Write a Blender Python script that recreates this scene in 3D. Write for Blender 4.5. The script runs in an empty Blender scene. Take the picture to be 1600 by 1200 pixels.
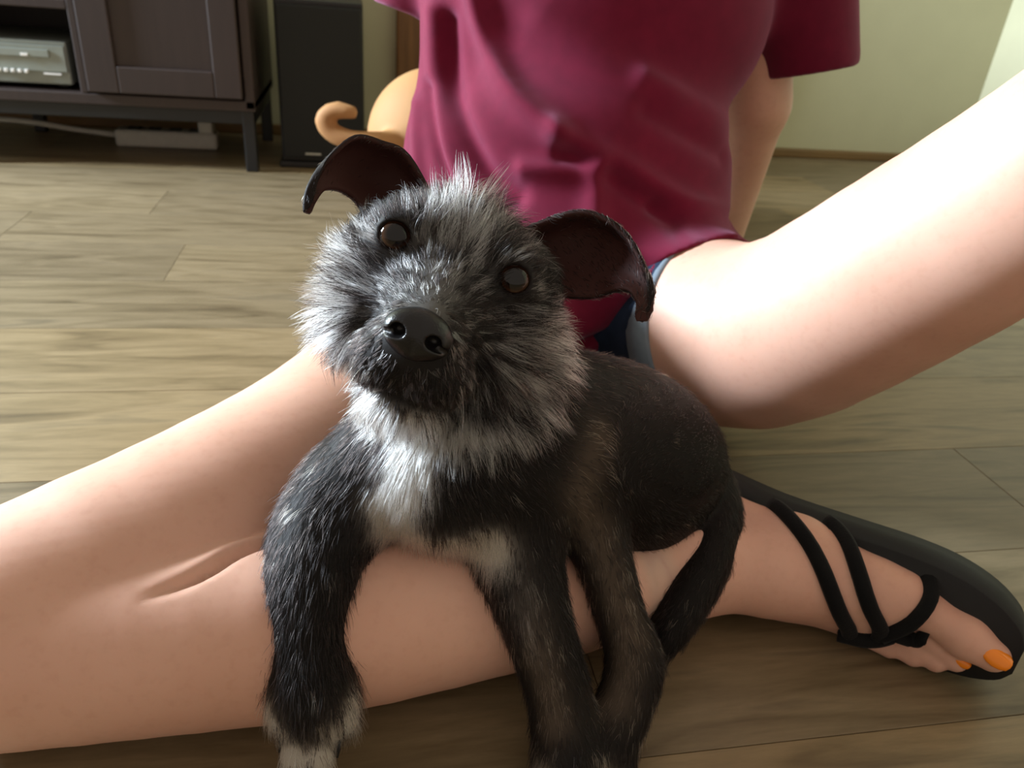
import bpy, bmesh, math, random
import numpy as np
from mathutils import Vector, Matrix
from mathutils.bvhtree import BVHTree

rng = np.random.default_rng(7)
random.seed(7)
SC = bpy.context.scene
COL = SC.collection

# ------------------------------------------------------------------ camera
YAW = math.radians(12.4)              # the sitter faces the camera, turned from the room axes
PITCH, ROLL, CAMZ = math.radians(28.1), math.radians(5.0), 0.40
LW = Matrix.Rotation(-YAW, 4, 'Z')    # sitter frame -> room frame
fwd = Vector((0, math.cos(PITCH), -math.sin(PITCH)))
dn0 = Vector((0, -math.sin(PITCH), -math.cos(PITCH)))
rt = Vector((1, 0, 0)) * math.cos(ROLL) - dn0 * math.sin(ROLL)
up = -(Vector((1, 0, 0)) * math.sin(ROLL) + dn0 * math.cos(ROLL))
cam_data = bpy.data.cameras.new('camera')
cam = bpy.data.objects.new('camera', cam_data)
COL.objects.link(cam)
m = Matrix.Identity(4)
for i, v in enumerate((rt, up, -fwd)):
    for k in range(3):
        m[k][i] = v[k]
m.translation = Vector((0, 0, CAMZ))
cam.matrix_world = LW @ m
cam_data.sensor_width = 36.0
cam_data.lens = 1202 / 1600 * 36
cam_data.clip_start = 0.01
cam_data.dof.use_dof = True
cam_data.dof.focus_distance = 0.385
cam_data.dof.aperture_fstop = 13
SC.camera = cam

# ------------------------------------------------------------------ light
world = bpy.data.worlds.new('room_bounce')
SC.world = world
world.use_nodes = True
world.node_tree.nodes['Background'].inputs[0].default_value = (1.0, 0.86, 0.72, 1)
world.node_tree.nodes['Background'].inputs[1].default_value = 0.5


def area(name, loc, target, sx, sy, power, color):
    d = bpy.data.lights.new(name, 'AREA')
    d.shape = 'RECTANGLE'
    d.size, d.size_y, d.energy, d.color = sx, sy, power, color
    o = bpy.data.objects.new(name, d)
    COL.objects.link(o)
    o.location = loc
    o.rotation_euler = (Vector(target) - Vector(loc)).to_track_quat('-Z', 'Y').to_euler()
    return o


# daylight from the window in the wall beyond the left edge of the picture, facing straight into the room
area('window_left_offscreen', (-2.5, 1.55, 1.25), (0, 1.55, 1.25), .7, .8, 350, (0.74, 0.87, 1.0))

vs = SC.view_settings
vs.view_transform = 'Standard'
vs.look = 'None'
vs.exposure = 0.1
vs.gamma = 1.0
vs.use_curve_mapping = False
SC.cycles.use_denoising = True
SC.cycles.max_bounces = 6
SC.cycles_curves.shape = 'RIBBONS'


# ------------------------------------------------------------------ materials
def srgb(r, g, b):
    f = lambda c: (c / 255 / 12.92) if c / 255 <= 0.04045 else ((c / 255 + 0.055) / 1.055) ** 2.4
    return (f(r), f(g), f(b), 1)


class NT:
    def __init__(s, name):
        s.m = bpy.data.materials.new(name)
        s.m.use_nodes = True
        s.t = s.m.node_tree
        s.b = s.t.nodes['Principled BSDF']

    def n(s, kind, **kw):
        nd = s.t.nodes.new(kind)
        for k, v in kw.items():
            setattr(nd, k, v)
        return nd

    def l(s, a, b):
        s.t.links.new(a, b)

    def set(s, **kw):
        for k, v in kw.items():
            s.b.inputs[k.replace('_', ' ')].default_value = v
        return s

    def noise(s, scale, detail=4, rough=.55, coord='Object', mapscale=None, dist=0):
        tc = s.n('ShaderNodeTexCoord')
        nz = s.n('ShaderNodeTexNoise')
        nz.inputs['Scale'].default_value = scale
        nz.inputs['Detail'].default_value = detail
        nz.inputs['Roughness'].default_value = rough
        nz.inputs['Distortion'].default_value = dist
        if mapscale:
            mp = s.n('ShaderNodeMapping')
            mp.inputs['Scale'].default_value = mapscale
            s.l(tc.outputs[coord], mp.inputs[0])
            s.l(mp.outputs[0], nz.inputs[0])
        else:
            s.l(tc.outputs[coord], nz.inputs[0])
        return nz

    def ramp(s, fac, stops):
        r = s.n('ShaderNodeValToRGB')
        e = r.color_ramp.elements
        e[0].position, e[0].color = stops[0]
        e[1].position, e[1].color = stops[-1]
        for p, c in stops[1:-1]:
            q = e.new(p)
            q.color = c
        s.l(fac, r.inputs[0])
        return r

    def bump(s, h, strength, dist=.001):
        b = s.n('ShaderNodeBump')
        b.inputs['Strength'].default_value = strength
        b.inputs['Distance'].default_value = dist
        s.l(h, b.inputs['Height'])
        s.l(b.outputs[0], s.b.inputs['Normal'])
        return b


def plain(name, col, rough=.6, var=.12, scale=30, bump=0.1, metallic=0, mapscale=None):
    t = NT(name).set(Roughness=rough, Metallic=metallic)
    nz = t.noise(scale, mapscale=mapscale)
    c = Vector(col[:3])
    r = t.ramp(nz.outputs[0], [(.3, (*(c * (1 - var)), 1)), (.7, (*(c * (1 + var)), 1))])
    t.l(r.outputs[0], t.b.inputs['Base Color'])
    if bump:
        t.bump(nz.outputs[0], bump)
    return t.m


def plank_mat():
    t = NT('oak_plank').set(Roughness=.42)
    t.b.inputs['Specular IOR Level'].default_value = .45
    oi = t.n('ShaderNodeObjectInfo')
    tc = t.n('ShaderNodeTexCoord')
    mp = t.n('ShaderNodeMapping')
    mp.inputs['Scale'].default_value = (1.0, 7.0, 1)
    vm = t.n('ShaderNodeVectorMath', operation='ADD')
    sc = t.n('ShaderNodeVectorMath', operation='SCALE')
    cb = t.n('ShaderNodeCombineXYZ')
    for i in range(3):
        t.l(oi.outputs['Random'], cb.inputs[i])
    t.l(cb.outputs[0], sc.inputs[0])
    sc.inputs['Scale'].default_value = 37.0
    t.l(tc.outputs['Object'], mp.inputs[0])
    t.l(mp.outputs[0], vm.inputs[0])
    t.l(sc.outputs[0], vm.inputs[1])
    big = t.n('ShaderNodeTexNoise')
    big.inputs['Scale'].default_value = 5.0
    big.inputs['Detail'].default_value = 5
    big.inputs['Distortion'].default_value = 1.2
    t.l(vm.outputs[0], big.inputs[0])
    fine = t.n('ShaderNodeTexNoise')
    fine.inputs['Scale'].default_value = 26
    fine.inputs['Detail'].default_value = 8
    fine.inputs['Roughness'].default_value = .7
    t.l(vm.outputs[0], fine.inputs[0])
    r1 = t.ramp(big.outputs[0], [(.25, srgb(84, 70, 48)), (.42, srgb(112, 97, 71)), (.58, srgb(128, 112, 85)), (.75, srgb(100, 88, 67))])
    r2 = t.ramp(fine.outputs[0], [(.3, (.80, .79, .77, 1)), (.6, (1.05, 1.05, 1.05, 1))])
    mx = t.n('ShaderNodeMix', data_type='RGBA', blend_type='MULTIPLY')
    mx.inputs[0].default_value = .8
    t.l(r1.outputs[0], mx.inputs[6])
    t.l(r2.outputs[0], mx.inputs[7])
    # plank to plank shade
    r3 = t.ramp(oi.outputs['Random'], [(0, (.78, .78, .80, 1)), (.5, (1.0, 1.0, 1.0, 1)), (1, (1.22, 1.16, 1.04, 1))])
    m2 = t.n('ShaderNodeMix', data_type='RGBA', blend_type='MULTIPLY')
    m2.inputs[0].default_value = 1
    t.l(mx.outputs[2], m2.inputs[6])
    t.l(r3.outputs[0], m2.inputs[7])
    t.l(m2.outputs[2], t.b.inputs['Base Color'])
    t.bump(fine.outputs[0], .25, .0006)
    return t.m


def skin_mat():
    t = NT('skin').set(Roughness=.5)
    t.b.inputs['Specular IOR Level'].default_value = .35
    t.b.inputs['Subsurface Weight'].default_value = .25
    t.b.inputs['Subsurface Radius'].default_value = (1.0, .35, .2)
    t.b.inputs['Subsurface Scale'].default_value = .003
    a = t.noise(9, 3)
    r = t.ramp(a.outputs[0], [(.3, srgb(206, 158, 136)), (.7, srgb(220, 175, 154))])
    b = t.noise(160, 2)
    r2 = t.ramp(b.outputs[0], [(.25, (.93, .90, .88, 1)), (.5, (1, 1, 1, 1))])
    mx = t.n('ShaderNodeMix', data_type='RGBA', blend_type='MULTIPLY')
    mx.inputs[0].default_value = .7
    t.l(r.outputs[0], mx.inputs[6])
    t.l(r2.outputs[0], mx.inputs[7])
    t.l(mx.outputs[2], t.b.inputs['Base Color'])
    t.bump(t.noise(500, 3).outputs[0], .06, .0005)
    return t.m


def cloth_mat(name, c1, c2, weave=1400, sheen=.24, rough=.85, bump=.25):
    t = NT(name).set(Roughness=rough)
    t.b.inputs['Sheen Weight'].default_value = sheen
    t.b.inputs['Sheen Roughness'].default_value = .5
    t.b.inputs['Sheen Tint'].default_value = (1, .55, .78, 1) if name == 'maroon_jersey' else (1, 1, 1, 1)
    t.b.inputs['Specular IOR Level'].default_value = .15
    a = t.noise(60, 5)
    r = t.ramp(a.outputs[0], [(.3, c1), (.7, c2)])
    t.l(r.outputs[0], t.b.inputs['Base Color'])
    t.bump(t.noise(weave, 2).outputs[0], bump, .0006)
    return t.m


def attr_mat(name, rough=.6, hair=False, spec=.3):
    t = NT(name).set(Roughness=rough)
    at = t.n('ShaderNodeAttribute')
    at.attribute_name = 'coat_colour'
    if hair:
        h = t.n('ShaderNodeBsdfHairPrincipled')
        h.parametrization = 'COLOR'
        h.inputs['Roughness'].default_value = .35
        h.inputs['Radial Roughness'].default_value = .6
        h.inputs['IOR'].default_value = 1.3
        t.l(at.outputs['Color'], h.inputs['Color'])
        out = t.t.nodes['Material Output']
        t.l(h.outputs[0], out.inputs['Surface'])
    else:
        t.l(at.outputs['Color'], t.b.inputs['Base Color'])
        t.b.inputs['Specular IOR Level'].default_value = spec
        t.bump(t.noise(700, 3).outputs[0], .2, .0006)
    return t.m


M_PLANK = plank_mat()
M_SKIN = skin_mat()
M_SHIRT = cloth_mat('maroon_jersey', srgb(94, 12, 38), srgb(104, 16, 43))
M_SHORTS = cloth_mat('navy_denim', srgb(24, 34, 52), srgb(36, 48, 70), weave=900, sheen=.1)
M_HEM = cloth_mat('pale_denim', srgb(112, 124, 136), srgb(128, 140, 150), weave=900, sheen=.1)
M_BLACK = plain('black_foam', srgb(11, 12, 12), .75, .2, 200, .2)
M_STRAP = cloth_mat('black_braid', srgb(13, 13, 14), srgb(20, 20, 20), weave=700, sheen=.05, bump=.6)
M_NAIL = plain('orange_polish', srgb(246, 140, 28), .25, .03, 40, 0)
M_WALL = plain('olive_wall_paint', srgb(186, 182, 150), .8, .02, 14, .05)
M_WOOD = plain('casing_wood', srgb(118, 82, 48), .45, .25, 12, .1, mapscale=(6, 6, .5))
M_BASE = plain('trim_wood', srgb(112, 84, 44), .5, .2, 12, .1, mapscale=(.5, 6, 6))
M_CAB = plain('brown_veneer', srgb(50, 38, 34), .5, .12, 14, .06, mapscale=(7, 7, .6))
M_RAIL = plain('black_frame', srgb(18, 18, 18), .5, .15, 40, .05)
M_SPK = plain('black_grille_cloth', srgb(26, 28, 27), .85, .2, 900, .3)
M_SPKBODY = plain('black_vinyl', srgb(20, 21, 21), .5, .15, 60, .1)
M_SILVER = plain('silver_plastic', srgb(138, 145, 136), .4, .05, 60, .03)
M_GREYP = plain('pale_plastic', srgb(170, 170, 160), .5, .06, 60, .03)
M_WHITE = plain('white_print', srgb(240, 240, 236), .5, .02, 60, 0)
M_DOOR = plain('door_wood', srgb(126, 88, 54), .45, .2, 10, .1, mapscale=(6, 6, .5))
M_COATSKIN = attr_mat('puppy_hide', .6, spec=.12)
M_COAT = attr_mat('puppy_hair', hair=True)
M_TAN = attr_mat('tan_hide', .7)
M_NOSE = NT('nose_leather').set(Roughness=.32)
M_NOSE.b.inputs['Base Color'].default_value = srgb(17, 15, 16)
M_NOSE.b.inputs['Specular IOR Level'].default_value = .4
M_NOSE.bump(M_NOSE.noise(900, 2).outputs[0], .35, .0006)
M_NOSE = M_NOSE.m


def eye_mat():
    t = NT('dog_eye').set(Roughness=.04)
    t.b.inputs['Specular IOR Level'].default_value = .45
    tc = t.n('ShaderNodeTexCoord')
    nm = t.n('ShaderNodeVectorMath', operation='NORMALIZE')
    sp = t.n('ShaderNodeSeparateXYZ')
    t.l(tc.outputs['Object'], nm.inputs[0])
    t.l(nm.outputs[0], sp.inputs[0])
    ac = t.n('ShaderNodeMath', operation='ARCCOSINE')
    t.l(sp.outputs['Z'], ac.inputs[0])
    dv = t.n('ShaderNodeMath', operation='DIVIDE')
    t.l(ac.outputs[0], dv.inputs[0])
    dv.inputs[1].default_value = math.pi / 2
    r = t.ramp(dv.outputs[0], [(0, (.002, .002, .003, 1)), (.32, (.003, .002, .002, 1)), (.36, srgb(26, 16, 11)), (.52, srgb(56, 33, 19)), (.60, srgb(14, 9, 8)), (.63, srgb(30, 22, 20)), (.68, srgb(165, 155, 152))])
    t.l(r.outputs[0], t.b.inputs['Base Color'])
    return t.m


M_EYE = eye_mat()


# ------------------------------------------------------------------ mesh helpers
def setp(o, label=None, cat=None, group=None, kind=None):
    for k, v in (('label', label), ('category', cat), ('group', group), ('kind', kind)):
        if v:
            o[k] = v
    return o


def link(name, me, mat, parent=None):
    o = bpy.data.objects.new(name, me)
    COL.objects.link(o)
    if mat and me is not None:
        me.materials.clear()
        for q in (mat if isinstance(mat, (list, tuple)) else [mat]):
            me.materials.append(q)
    if parent:
        o.parent = parent
    return o


def empty(name, loc=(0, 0, 0), rz=0):
    o = bpy.data.objects.new(name, None)
    COL.objects.link(o)
    o.location = loc
    o.rotation_euler = (0, 0, rz)
    o.empty_display_size = .05
    return o


def box_into(bm, lo, hi, bev=0):
    lo, hi = Vector(lo), Vector(hi)
    r = bmesh.ops.create_cube(bm, size=1)
    vs_ = r['verts']
    for v in vs_:
        v.co = Vector([(lo[i] + hi[i]) / 2 + v.co[i] * (hi[i] - lo[i]) for i in range(3)])
    if bev:
        es = list({e for v in vs_ for e in v.link_edges})
        bmesh.ops.bevel(bm, geom=es, offset=bev, segments=2, affect='EDGES', profile=.5)


def boxes(name, lst, mat, parent=None, bev=.002, origin=(0, 0, 0)):
    bm = bmesh.new()
    for lo, hi in lst:
        box_into(bm, lo, hi, bev)
    bmesh.ops.translate(bm, verts=bm.verts, vec=-Vector(origin))
    me = bpy.data.meshes.new(name)
    bm.to_mesh(me)
    bm.free()
    o = link(name, me, mat, parent)
    if not parent:
        o.location = origin
    return o


def tube(name, pts, rad, mat, parent=None, seg=10, flat=1.0, closed_ends=True):
    """a swept round or oval tube along pts; rad may be a list"""
    pts = [Vector(p) for p in pts]
    n = len(pts)
    rads = rad if isinstance(rad, (list, tuple)) else [rad] * n
    V, F = [], []
    nrm = None
    for i, p in enumerate(pts):
        d = (pts[min(i + 1, n - 1)] - pts[max(i - 1, 0)]).normalized()
        if nrm is None:
            nrm = d.orthogonal().normalized()
        nrm = (nrm - d * nrm.dot(d)).normalized()
        b = d.cross(nrm)
        for k in range(seg):
            a = 2 * math.pi * k / seg
            V.append(p + (nrm * math.cos(a) + b * math.sin(a) * flat) * rads[i])
    for i in range(n - 1):
        for k in range(seg):
            k2 = (k + 1) % seg
            F.append((i * seg + k, i * seg + k2, (i + 1) * seg + k2, (i + 1) * seg + k))
    F.append(tuple(reversed(range(seg))))
    F.append(tuple(range((n - 1) * seg, n * seg)))
    me = bpy.data.meshes.new(name)
    me.from_pydata(V, [], F)
    me.shade_smooth()
    return link(name, me, mat, parent)


def spline(pts, n=8):
    """Catmull-Rom through pts"""
    P = np.array(pts, float)
    P = np.vstack([2 * P[0] - P[1], P, 2 * P[-1] - P[-2]])
    out = []
    for i in range(1, len(P) - 2):
        for t in np.linspace(0, 1, n, endpoint=False):
            a, b, c, d = P[i - 1], P[i], P[i + 1], P[i + 2]
            out.append(.5 * ((2 * b) + (c - a) * t + (2 * a - 5 * b + 4 * c - d) * t * t + (3 * b - a - 3 * c + d) * t ** 3))
    out.append(P[-2])
    return np.array(out)


# ------------------------------------------------------------------ implicit surfaces
class Field:
    def __init__(s, lo, hi, h):
        s.h = h
        s.lo = np.array(lo, float)
        s.n = np.ceil((np.array(hi, float) - s.lo) / h).astype(int) + 1
        s.ax = [(s.lo[i] + h * np.arange(s.n[i])).astype(np.float32) for i in range(3)]
        s.G = np.full(tuple(s.n), 1.0, np.float32)

    def _sub(s, lo, hi):
        a = np.clip(np.floor((np.array(lo) - s.lo) / s.h).astype(int), 0, s.n)
        b = np.clip(np.ceil((np.array(hi) - s.lo) / s.h).astype(int) + 1, 0, s.n)
        return tuple(slice(a[i], b[i]) for i in range(3))

    def _grid(s, sl):
        return (s.ax[0][sl[0]][:, None, None], s.ax[1][sl[1]][None, :, None], s.ax[2][sl[2]][None, None, :])

    def merge(s, sl, d, k, op='add'):
        A = s.G[sl]
        if op == 'add':
            if k > 0:
                hh = np.clip(.5 + .5 * (d - A) / k, 0, 1)
                s.G[sl] = d + (A - d) * (1 - hh) - 0 if False else (d * (1 - hh) + A * hh - k * hh * (1 - hh))
            else:
                s.G[sl] = np.minimum(A, d)
        else:
            nd = -d
            if k > 0:
                hh = np.clip(.5 - .5 * (nd - A) / k, 0, 1)
                s.G[sl] = nd * (1 - hh) + A * hh + k * hh * (1 - hh)
            else:
                s.G[sl] = np.maximum(A, nd)

    def cone(s, a, b, ra, rb, k=.01, op='add'):
        a, b = np.array(a, float), np.array(b, float)
        R = max(ra, rb) + k + 4 * s.h
        sl = s._sub(np.minimum(a, b) - R, np.maximum(a, b) + R)
        X, Y, Z = s._grid(sl)
        if X.size * Y.size * Z.size == 0:
            return
        ab = b - a
        L2 = max(float(ab @ ab), 1e-12)
        t = np.clip(((X - a[0]) * ab[0] + (Y - a[1]) * ab[1] + (Z - a[2]) * ab[2]) / L2, 0, 1)
        d = np.sqrt((X - a[0] - t * ab[0]) ** 2 + (Y - a[1] - t * ab[1]) ** 2 + (Z - a[2] - t * ab[2]) ** 2) - (ra + (rb - ra) * t)
        s.merge(sl, d.astype(np.float32), k, op)

    def chain(s, pts, rad, k=.01, first_k=None, smooth=0):
        if smooth:
            q = spline([list(p) + [r] for p, r in zip(pts, rad)], smooth)
            pts, rad = q[:, :3], q[:, 3]
        for i in range(len(pts) - 1):
            s.cone(pts[i], pts[i + 1], rad[i], rad[i + 1], (first_k if (i == 0 and first_k) else k))

    def ell(s, c, r, R=None, k=.01, op='add'):
        c, r = np.array(c, float), np.array(r, float)
        R = np.eye(3) if R is None else np.array(R)          # rows are the ellipsoid's axes
        m_ = r.max() + k + 4 * s.h
        sl = s._sub(c - m_, c + m_)
        X, Y, Z = s._grid(sl)
        if X.size * Y.size * Z.size == 0:
            return
        X, Y, Z = X - c[0], Y - c[1], Z - c[2]
        k0 = k1 = 0
        for i in range(3):
            u = X * R[i][0] + Y * R[i][1] + Z * R[i][2]
            k0 = k0 + (u / r[i]) ** 2
            k1 = k1 + (u / r[i] ** 2) ** 2
        k0 = np.sqrt(k0)
        d = k0 * (k0 - 1) / np.sqrt(np.maximum(k1, 1e-12))
        s.merge(sl, d.astype(np.float32), k, op)

    def cut(s, point, normal):
        """remove everything on the side the normal points to"""
        n_ = np.array(normal, float)
        n_ /= np.linalg.norm(n_)
        X, Y, Z = s._grid(tuple(slice(0, q) for q in s.n))
        d = (X - point[0]) * n_[0] + (Y - point[1]) * n_[1] + (Z - point[2]) * n_[2]
        s.G = np.maximum(s.G, d.astype(np.float32))

    def mesh(s, smooth=1):
        G = s.G
        S = G < 0
        nx, ny, nz = G.shape
        cnt = np.zeros((nx - 1, ny - 1, nz - 1), np.uint8)
        for dx in (0, 1):
            for dy in (0, 1):
                for dz in (0, 1):
                    cnt += S[dx:nx - 1 + dx, dy:ny - 1 + dy, dz:nz - 1 + dz]
        act = (cnt > 0) & (cnt < 8)
        I, J, K = np.nonzero(act)
        idx = np.full(act.shape, -1, np.int32)
        idx[I, J, K] = np.arange(len(I))
        acc = np.zeros((len(I), 3))
        num = np.zeros(len(I))
        cs = [(0, 0, 0), (1, 0, 0), (0, 1, 0), (1, 1, 0), (0, 0, 1), (1, 0, 1), (0, 1, 1), (1, 1, 1)]
        vals = [G[I + c[0], J + c[1], K + c[2]].astype(float) for c in cs]
        for a in range(8):
            for ax in range(3):
                if cs[a][ax] == 0:
                    c2 = list(cs[a])
                    c2[ax] = 1
                    b = cs.index(tuple(c2))
                    va, vb = vals[a], vals[b]
                    x = (va < 0) != (vb < 0)
                    t = np.where(x, va / np.where(x, va - vb, 1), 0)
                    p = np.array(cs[a], float)[None, :] + np.zeros((len(I), 3))
                    p[:, ax] += t
                    acc += np.where(x[:, None], p, 0)
                    num += x
        V = acc / num[:, None] + np.stack([I, J, K], 1)
        V = s.lo + V * s.h
        F = []
        for ax in range(3):
            o1, o2 = [(1, 2), (2, 0), (0, 1)][ax]
            sl0 = [slice(1, -1)] * 3
            sl1 = [slice(1, -1)] * 3
            sl0[ax] = slice(0, -1)
            sl1[ax] = slice(1, None)
            A, B = S[tuple(sl0)], S[tuple(sl1)]
            off = np.array([1, 1, 1])
            off[ax] = 0
            for flag, (P_, Q_) in ((False, (A & ~B, None)), (True, (~A & B, None))):
                E_ = np.argwhere(P_) + off
                if not len(E_):
                    continue
                e1 = np.zeros(3, int)
                e1[o1] = 1
                e2 = np.zeros(3, int)
                e2[o2] = 1
                g = lambda q: idx[q[:, 0], q[:, 1], q[:, 2]]
                q = np.stack([g(E_ - e1 - e2), g(E_ - e2), g(E_), g(E_ - e1)], 1)
                F.append(q[:, ::-1] if flag else q)
        F = np.vstack(F)
        F = F[(F >= 0).all(1)]
        for _ in range(smooth):
            V = laplace(V, F)
        return V, F


def laplace(V, F, w=.5):
    acc = np.zeros_like(V)
    cn = np.zeros(len(V))
    for i in range(4):
        for j in ((i + 1) % 4, (i - 1) % 4):
            for c in range(3):
                acc[:, c] += np.bincount(F[:, i], V[F[:, j], c], len(V))
            cn += np.bincount(F[:, i], minlength=len(V))
    return V * (1 - w) + w * acc / np.maximum(cn, 1)[:, None]


def normals(V, F):
    n = np.cross(V[F[:, 2]] - V[F[:, 0]], V[F[:, 3]] - V[F[:, 1]])
    N = np.zeros_like(V)
    for i in range(4):
        for c in range(3):
            N[:, c] += np.bincount(F[:, i], n[:, c], len(V))
    return N / np.maximum(np.linalg.norm(N, axis=1), 1e-12)[:, None]


def make_mesh(name, V, F, col=None):
    me = bpy.data.meshes.new(name)
    me.vertices.add(len(V))
    me.vertices.foreach_set('co', np.ascontiguousarray(V, np.float32).ravel())
    me.loops.add(F.size)
    me.loops.foreach_set('vertex_index', np.ascontiguousarray(F, np.int32).ravel())
    me.polygons.add(len(F))
    me.polygons.foreach_set('loop_start', np.arange(0, F.size, 4, dtype=np.int32))
    me.update(calc_edges=True)
    me.validate()
    me.shade_smooth()
    if col is not None:
        at = me.attributes.new('coat_colour', 'FLOAT_COLOR', 'POINT')
        c = np.ones((len(V), 4), np.float32)
        c[:, :3] = col
        at.data.foreach_set('color', c.ravel())
    return me


def seg_dist(P, pts):
    """distance from each of P to a polyline (any dimension)"""
    pts = np.array(pts, float)
    best = np.full(len(P), 1e9)
    for a, b in zip(pts[:-1], pts[1:]):
        ab = b - a
        t = np.clip(((P - a) @ ab) / max(ab @ ab, 1e-12), 0, 1)
        best = np.minimum(best, np.linalg.norm(P - a - t[:, None] * ab, axis=1))
    return best


# ------------------------------------------------------------------ room
PW = 0.1527                                                     # plank width
floor = boxes('floor', [((-2.6, -1.2, -.03), (2.4, 2.06, -.004))], plain('floor_underlay', srgb(46, 40, 32), .8), bev=0)
setp(floor, 'brown oak plank floor under the sitter', 'floor', kind='structure')
row0 = 0.577 - PW * 12
fixed = {3: -.261, 4: -.522, 5: -.345, -2: .145, 0: .86, 1: -.75, 2: .52, -1: -.62}
for rix in range(0, 22):
    y0 = row0 + rix * PW
    y1 = min(y0 + PW, 2.05)
    if y1 - y0 < .02:
        continue
    k = rix - 12
    j = fixed.get(k, random.uniform(-.6, .6))
    ends = sorted([j - 1.22 * 2, j - 1.22, j, j + 1.22, j + 2.44])
    for a, b in zip([-2.6] + ends, ends + [2.4]):
        a, b = max(a, -2.6), min(b, 2.4)
        if b - a < .05:
            continue
        g = .0002
        boxes('plank', [((a + g, y0 + g, -.012), (b - g, y1 - g, 0))], M_PLANK, floor, bev=.0005)

wall_back = boxes('wall_back', [((-2.6, 2.05, 0), (.09, 2.15, 2.4)), ((1.05, 2.05, 0), (1.84, 2.15, 2.4)), ((.09, 2.05, 2.05), (1.05, 2.15, 2.4))], M_WALL, bev=0)
setp(wall_back, 'olive beige painted wall behind the sitter', 'wall', kind='structure')
wall_right = boxes('wall_right', [((1.74, -.6, 0), (1.84, 2.05, 2.4))], M_WALL, bev=0)
setp(wall_right, 'olive beige painted side wall beyond the raised knee', 'wall', kind='structure')
bb = boxes('baseboard_back', [((1.0 + .115, 2.034, 0), (1.74, 2.05, .024)), ((-2.6, 2.034, 0), (.09, 2.05, .024))], M_BASE, bev=.004)
setp(bb, 'thin brown wooden trim along the foot of the wall', 'baseboard', kind='structure')
tr = boxes('trim_1', [((.09, 2.025, 0), (.165, 2.06, 2.1))], M_WOOD, bev=.006)
setp(tr, 'brown wooden door casing between the tower speaker and the sitter', 'trim', kind='structure')
tr = boxes('trim_2', [((1.0, 2.025, 0), (1.075, 2.06, 2.1))], M_WOOD, bev=.006)
setp(tr, 'brown wooden door casing on the far side of the door', 'trim', kind='structure')
dr = boxes('door_1', [((.165, 2.055, .005), (1.0, 2.09, 2.05))], M_DOOR, bev=.003)
setp(dr, 'brown wooden door behind the sitter', 'door', kind='structure')
for (xa, xb) in ((.27, .53), (.63, .89)):
    for (za, zb) in ((.2, .9), (1.05, 1.9)):
        boxes('door_panel', [((xa, 2.047, za), (xb, 2.06, zb))], M_DOOR, dr, bev=.006)

# ------------------------------------------------------------------ media cabinet
FY = 1.645
cab = empty('media_cabinet', (-.70, FY + .2, 0))
setp(cab, 'dark brown wooden media cabinet on black legs with an open shelf', 'cabinet')


def cpart(name, lst, mat, bev=.002, parent=None):
    o = boxes(name, lst, mat, None, bev)
    o.parent = parent or cab
    o.location = -cab.location if parent is None else (0, 0, 0)
    return o


XL, XR = -1.25, -.200
cpart('side_panel', [((XR - .018, FY, .122), (XR, FY + .36, .56))], M_CAB)
cpart('side_panel', [((XL, FY, .122), (XL + .018, FY + .36, .56))], M_CAB)
cpart('bottom_panel', [((XL + .018, FY, .118), (XR, FY + .36, .138))], M_CAB)
cpart('top_panel', [((XL - .01, FY - .012, .56), (XR + .01, FY + .36, .585))], M_CAB)
cpart('back_panel', [((XL + .018, FY + .34, .138), (XR - .018, FY + .352, .56))], M_CAB, bev=0)
cpart('divider', [((-.512, FY, .138), (-.499, FY + .34, .56))], M_CAB)
cpart('divider', [((-.905, FY, .138), (-.890, FY + .34, .56))], M_CAB)
cpart('shelf', [((-.890, FY, .279), (-.512, FY + .34, .296))], M_CAB)
for xa, xb in ((-.496, -.221), (-1.23, -.908)):
    d = cpart('door', [((xa, FY - .012, .142), (xa + .055, FY + .006, .555)), ((xb - .05, FY - .012, .142), (xb, FY + .006, .555)),
                       ((xa + .055, FY - .012, .142), (xb - .05, FY + .006, .19)), ((xa + .055, FY - .012, .50), (xb - .05, FY + .006, .555)),
                       ], M_CAB, bev=.0025)
    cpart('door_panel', [((xa + .05, FY - .004, .185), (xb - .045, FY + .004, .505))], M_CAB, bev=.001, parent=d)
    cpart('knob', [((xa + .012, FY - .03, .42), (xa + .028, FY - .01, .436))], M_RAIL, bev=.005, parent=d)
cpart('base_rail', [((XL + .01, FY + .006, .093), (XR - .004, FY + .03, .119))], M_RAIL)
cpart('base_rail', [((XL + .01, FY + .31, .093), (XR - .004, FY + .335, .119))], M_RAIL)
cpart('base_rail', [((XR - .026, FY + .03, .093), (XR - .004, FY + .31, .119))], M_RAIL)
for x in (XR - .027, XL + .01, -.72):
    for y in (FY + .004, FY + .312):
        cpart('leg', [((x, y, 0), (x + .023, y + .024, .12))], M_RAIL)

dev = empty('disc_player', (-.62, FY + .12, .1405))
setp(dev, 'silver disc player with small buttons on the open cabinet shelf', 'media player')


def dpart(name, lst, mat, bev=.002, parent=None):
    o = boxes(name, lst, mat, None, bev)
    o.parent = parent or dev
    o.location = -dev.location if parent is None else (0, 0, 0)
    return o


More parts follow.
